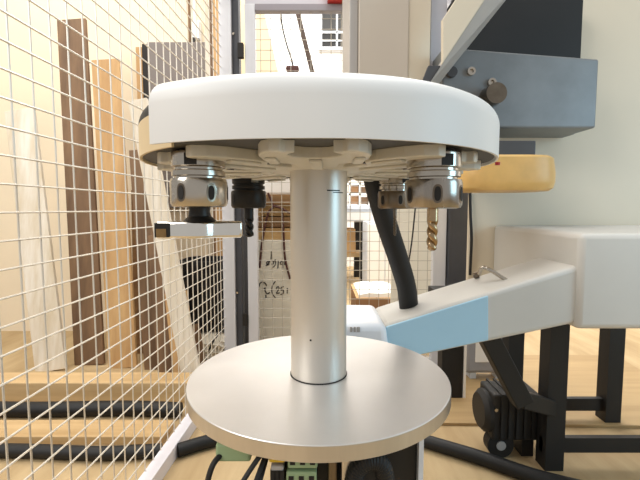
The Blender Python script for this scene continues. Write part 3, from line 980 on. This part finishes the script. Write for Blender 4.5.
# ------------------------------------------------------------------ machine on the right
mc = thing('machine_housing', 'beige machine housing hanging above and behind the white hood', 'machine', tuple(U(390, 120, 1.3)))
zlow, zhi = 1.10, 1.95
x_ = lambda px, d: U(px, 60, d).x
bm = B(); box(bm, x_(358.6, 1.15), x_(408.5, 1.15), 1.15, 1.55, zlow, zhi)
obj('front_panel', bm, M['beige'], mc, bevel=.003)
bm = B(); box(bm, x_(349.5, 1.165), x_(357.8, 1.165), 1.165, 1.55, zlow, zhi)
obj('side_trim', bm, M['trim_grey'], mc, bevel=.002)
bm = B(); box(bm, x_(357.4, 1.17), x_(359, 1.17), 1.175, 1.5, zlow + .002, zhi - .002)
obj('seam', bm, M['dark_slot'], mc)
bm = B(); hexa(bm, [Vector((x_(408.5, 1.15), 1.155, zlow)), Vector((x_(430, 1.17), 1.17, zlow)), Vector((x_(430, 1.17), 1.55, zlow)), Vector((x_(408.5, 1.15), 1.55, zlow)),
                    Vector((x_(408.5, 1.15), 1.155, zhi)), Vector((x_(430, 1.17), 1.17, zhi)), Vector((x_(430, 1.17), 1.55, zhi)), Vector((x_(408.5, 1.15), 1.55, zhi))])
obj('corner_panel', bm, M['beige_light'], mc, bevel=.002)
bm = B(); box(bm, x_(430, 1.2), x_(446, 1.2), 1.20, 1.55, zlow, zhi)
obj('inner_panel', bm, M['lilac'], mc, bevel=.002)

mcol = thing('machine_column', 'broad beige machine column carrying the blue arm on the right', 'machine', (.9, 1.3, 0))
xl = U(469, 230, 1.25).x
bm = B(); box(bm, xl, 1.25, 1.25, 1.268, .52, 2.0)
obj('front_sheet', bm, M['beige_light'], mcol, bevel=.003)
bm = B(); box(bm, .72, 1.25, 1.268, 1.65, .62, 2.0)
obj('column_body', bm, M['beige_light'], mcol, bevel=.006)
bm = B(); box(bm, xl + .075, 1.22, .83, 1.2505, .60, .80)
obj('mount_block', bm, M['arm_top'], arm, bevel=.012, segs=3, smooth=True)
bm = B(); tube(bm, [U(474, 276, .98), U(478, 275, .98)], .008, 12); tube(bm, [U(475, 276, .975), U(475.5, 276, .965)], .005, 6)
obj('bolt', bm, M['steel_dark'], arm, smooth=True)
bm = B(); tube(bm, curve([U(479, 274, .93), U(482, 268, .92), U(490, 270, .91), U(503, 278, .90), U(520, 288, .89)], 8), .0045, 10)
obj('handle_rod', bm, M['steel'], arm, smooth=True)
bm = B(); tube(bm, curve([U(470, 192, 1.24), U(470.5, 215, 1.235), U(471.5, 240, 1.232), U(470, 275, 1.24)], 8), .0045, 8)
obj('cable', bm, M['rubber'], mcol, smooth=True)
for xa in (.76, 1.15):
    for ya in (1.30, 1.58):
        bm = B(); box(bm, xa - .03, xa + .03, ya - .03, ya + .03, 0, .625)
        obj('leg', bm, M['rubber'], mcol)
bm = B(); box(bm, .73, 1.18, 1.29, 1.31, .05, .10); box(bm, .73, 1.18, 1.57, 1.59, .05, .10)
obj('cross_bar', bm, M['rubber'], mcol)
bm = B(); obox(bm, U(487, 335, 1.21), U(522, 402, 1.21), .055, .055, (1, 0, .5))
obox(bm, U(519, 398, 1.21), (.76, 1.30, .20), .05, .05)
obj('diagonal_strut', bm, M['rubber'], mcol, bevel=.004)

br = thing('bracket_casting', 'blue grey bracket casting with hexagon socket bolts by the diagonal brace', 'bracket', tuple(U(480, 120, 1.1)))
g0, g1 = U(441, 128, 1.10), U(600, 47, 1.10)
bm = B(); hexa(bm, [Vector((g0.x, 1.10, g0.z)), Vector((g1.x, 1.10, g0.z)), Vector((g1.x, 1.2005, g0.z)), Vector((g0.x, 1.2005, g0.z)),
                    Vector((g0.x, 1.10, g1.z + .0)), Vector((g1.x, 1.10, g1.z - .03)), Vector((g1.x, 1.2005, g1.z - .03)), Vector((g0.x, 1.2005, g1.z))])
obj('plate', bm, M['bracket'], br, bevel=.006, segs=3, smooth=True)
bm = B(); box(bm, g0.x + .10, g1.x, 1.194, 1.2505, g0.z, g1.z - .03)
obj('back_rib', bm, M['bracket'], br)
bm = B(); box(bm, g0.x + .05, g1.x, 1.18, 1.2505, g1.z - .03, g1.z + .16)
obj('recess_shade', bm, M['rubber'], br)  # solid black block, the recess's shade put into its colour
for px, py in ((470.5, 72), (451, 73), (491, 83)):
    c = U(px, py, 1.10)
    bm = B(); lathe(bm, [(.0055, 0), (.0105, 0), (.0105, .010), (.0055, .010)], 0, 0, 24, closed_profile=True)
    disc_solid(bm, [(0, 0), (.0056, 0), (.0056, .004), (0, .004)], 0, 0, 6)
    bmesh.ops.transform(bm, matrix=Matrix.Translation(Vector((c.x, 1.1005, c.z))) @ Matrix.Rotation(PI / 2, 4, 'X'), verts=bm.verts)
    bt = obj('socket_bolt', bm, M['steel'], br, smooth=True)
c = U(451, 73, 1.1)
bm = B(); tube(bm, [Vector((c.x, 1.101, c.z)), Vector((c.x, 1.088, c.z))], .0135, 20)
obj('washer', bm, M['dark_grey'], br, smooth=True)
c = U(492, 92, 1.08)
bm = B(); tube(bm, [Vector((c.x, 1.10, c.z - .01)), Vector((c.x, 1.05, c.z - .01))], .026, 24)
obj('boss', bm, M['steel_dark'], br, smooth=True)

bc = thing('diagonal_brace', 'cream square tube brace slanting up to the right', 'brace', tuple(U(433, 78, 1.02)))
d0, d1, d2, d3 = .97, 1.05, .985, 1.10
def wedge(pts, name, m, bev):
    bm = B()
    n = len(pts)
    v0 = [bm.verts.new(p) for p in pts]
    v1 = [bm.verts.new(Vector((p.x, d2, p.z))) for p in pts]
    bm.faces.new(v0); bm.faces.new(v1[::-1])
    for k in range(n): bm.faces.new((v0[k], v1[k], v1[(k + 1) % n], v0[(k + 1) % n]))
    return obj(name, bm, m, bc, bevel=bev)
wedge([U(442.7, 19, d0), U(488, -50, d0), U(518, -50, d0), U(442.7, 63.5, d0)], 'tube_body', M['beige_light'], .002)
bm = B()
tri = [[U(429.5, 83.5, d0), U(439, 83.5, d1), Vector((U(429.5, 83.5, d0).x, d3, U(429.5, 83.5, d0).z))],
       [U(518, -50, d0), U(546, -50, d1), Vector((U(518, -50, d0).x, d3, U(518, -50, d0).z))]]
va = [bm.verts.new(p) for p in tri[0]]; vb = [bm.verts.new(p) for p in tri[1]]
bm.faces.new(va); bm.faces.new(vb[::-1])
for k in range(3): bm.faces.new((va[k], va[(k + 1) % 3], vb[(k + 1) % 3], vb[k]))
obj('side_flange', bm, M['trim_grey'], bc)
wedge([U(420.5, 86, d0 + .004), U(428.5, 65.5, d0 + .004), U(441, 65.5, d0 + .004), U(428, 86, d0 + .004)], 'foot_plate', M['dark_grey'], .001)

# amber cover under the hood on the right
am = thing('amber_cover', 'amber yellow plastic dust cover tucked under right hood rim', 'cover', tuple(U(490, 190, .95)))
bm = B()
a0, a1 = U(459, 176, .93), U(560, 176, .93)
zlo, zup = U(480, 190, .90).z, U(480, 158, .93).z
def ov(z, g):
    pts = []
    for k in range(36):
        a = 2 * PI * k / 36
        cx, sy = math.cos(a), math.sin(a)
        pts.append(bm.verts.new(((a0.x + a1.x) / 2 + (a1.x - a0.x) / 2 * g * math.copysign(abs(cx) ** .6, cx), .99 + .09 * g * math.copysign(abs(sy) ** .6, sy), z)))
    return pts
rr = [ov(zlo, .90), ov(zlo + .006, .97), ov(zlo + .02, 1.0), ov(zlo + .04, 1.0), ov(zup, .96), ov(zup + .005, .9)]
for a, b in zip(rr, rr[1:]):
    for k in range(36): bm.faces.new((a[k], a[(k + 1) % 36], b[(k + 1) % 36], b[k]))
bm.faces.new(rr[0][::-1]); bm.faces.new(rr[-1])
obj('cover_shell', bm, M['amber'], am, smooth=True)
bm = B(); box(bm, a0.x + .10, a1.x - .02, 1.0, 1.255, zup - .02, zup + .05)
obj('bracket', bm, M['dark_grey'], am, bevel=.003)

# ------------------------------------------------------------------ lower right: cabinet leg, grey box, motor, floor hose
bm = B(); box(bm, U(440, 390, 1.78).x, U(461, 390, 1.78).x, 1.76, 1.83, 0.012, .47); box(bm, U(430, 390, 1.78).x, U(470, 390, 1.78).x, 1.75, 1.85, .47, .50)
tag(obj('black_stand', bm, M['rubber'], None, bevel=.003), 'black steel stand on the floor under the blue arm', 'stand')
bm = B(); box(bm, U(461.6, 390, 1.78).x, U(464, 390, 1.78).x, 1.76, 1.83, .012, .468)
tag(obj('white_batten', bm, M['sheet_white'], None), 'thin white strip standing against the black stand', 'strip')
gb = thing('control_box', 'grey control box with a white square plate beyond the machine legs', 'box', (U(482, 360, 1.95).x, 2.05, 0.012))
e0, e1 = U(465.5, 374, 1.95), U(512, 318, 1.95)
bm = B(); box(bm, e0.x, e1.x, 1.95, 2.05, e0.z, e1.z)
obj('box_body', bm, M['steel_grey'], gb, bevel=.02, segs=3, smooth=True)
e2, e3 = U(475, 362, 1.95), U(493, 340, 1.95)
bm = B(); box(bm, e2.x, e3.x, 1.943, 1.952, e2.z, e3.z)
obj('plate', bm, M['paper'], gb, bevel=.003)
for xx in (e0.x + .03, e1.x - .06):
    bm = B(); box(bm, xx, xx + .03, 1.97, 2.03, .011, e0.z + .01)
    obj('foot', bm, M['bench'], gb)

mt = thing('drive_motor', 'black drive motor with round end cap on the floor', 'motor', (U(506, 450, 1.33).x, 1.35, 0))
c = U(508, 415, 1.33)
bm = B()
x0, x1 = U(487, 415, 1.33).x, U(541, 415, 1.33).x
zm0, zm1 = zz(441, 1.33), zz(395, 1.33)
box(bm, x0 + .02, x1, 1.330, 1.450, zm0, zm1)
obj('motor_body', bm, M['rubber'], mt, bevel=.008, segs=3, smooth=True)
bm = B(); tube(bm, [Vector((x0 + .022, 1.390, (zm0 + zm1) / 2)), Vector((x0 + .008, 1.390, (zm0 + zm1) / 2)), Vector((x0 - .006, 1.390, (zm0 + zm1) / 2))], [.072, .072, .058], 28)
obj('end_cap', bm, M['rubber'], mt, smooth=True)
bm = B(); tube(bm, [Vector((x0 + .03, 1.327, zz(410, 1.33))), Vector((x0 + .03, 1.332, zz(410, 1.33)))], .006, 12)
obj('screw', bm, M['steel'], mt, smooth=True)
for k in range(5):
    xx = x0 + .045 + k * .026
    bm = B(); box(bm, xx, xx + .008, 1.322, 1.458, zm0 + .01, zm1 + .004)
    obj('cooling_fin', bm, M['rubber'], mt)
bm = B(); tube(bm, [Vector((x0 + .055, 1.340, .045)), Vector((x0 + .055, 1.380, .045))], .045, 28)
wv = obj('wheel', bm, M['rubber'], mt, smooth=True)
bm = B(); tube(bm, [Vector((x0 + .055, 1.336, .045)), Vector((x0 + .055, 1.342, .045))], .016, 18)
obj('hub_cap', bm, M['trim_grey'], wv, smooth=True)
bm = B(); box(bm, x0 + .04, x0 + .07, 1.345, 1.375, .06, zm0 + .01)
obj('fork', bm, M['rubber'], mt)
bm = B(); box(bm, x1 - .05, x1 - .01, 1.350, 1.430, 0, zm0 + .01)
obj('foot', bm, M['rubber'], mt)

bm = B()
fh = [(-.488, 1.345, .024), (-.40, 1.40, .024), (-.28, 1.45, .024), (-.05, 1.51, .024), (.15, 1.50, .024), (.30, 1.445, .024), (.42, 1.375, .024), (.54, 1.30, .024), (.68, 1.20, .024), (.9, 1.10, .024)]
tube(bm, curve(fh, 8), .023, 16)
tag(obj('floor_hose', bm, M['hose'], None, smooth=True), 'long black hose curving across the floor behind the pedestal', 'hose')
bm = B(); hexa(bm, [(.10, 1.56, 0), (1.6, 1.52, 0), (1.7, 2.3, 0), (.10, 2.3, 0), (.10, 1.56, .012), (1.6, 1.52, .012), (1.7, 2.3, .012), (.10, 2.3, .012)])
tag(obj('floor_board', bm, M['ply_floor'], None, bevel=.002), 'thin plywood sheet lying on the floor under the stand', 'sheet')
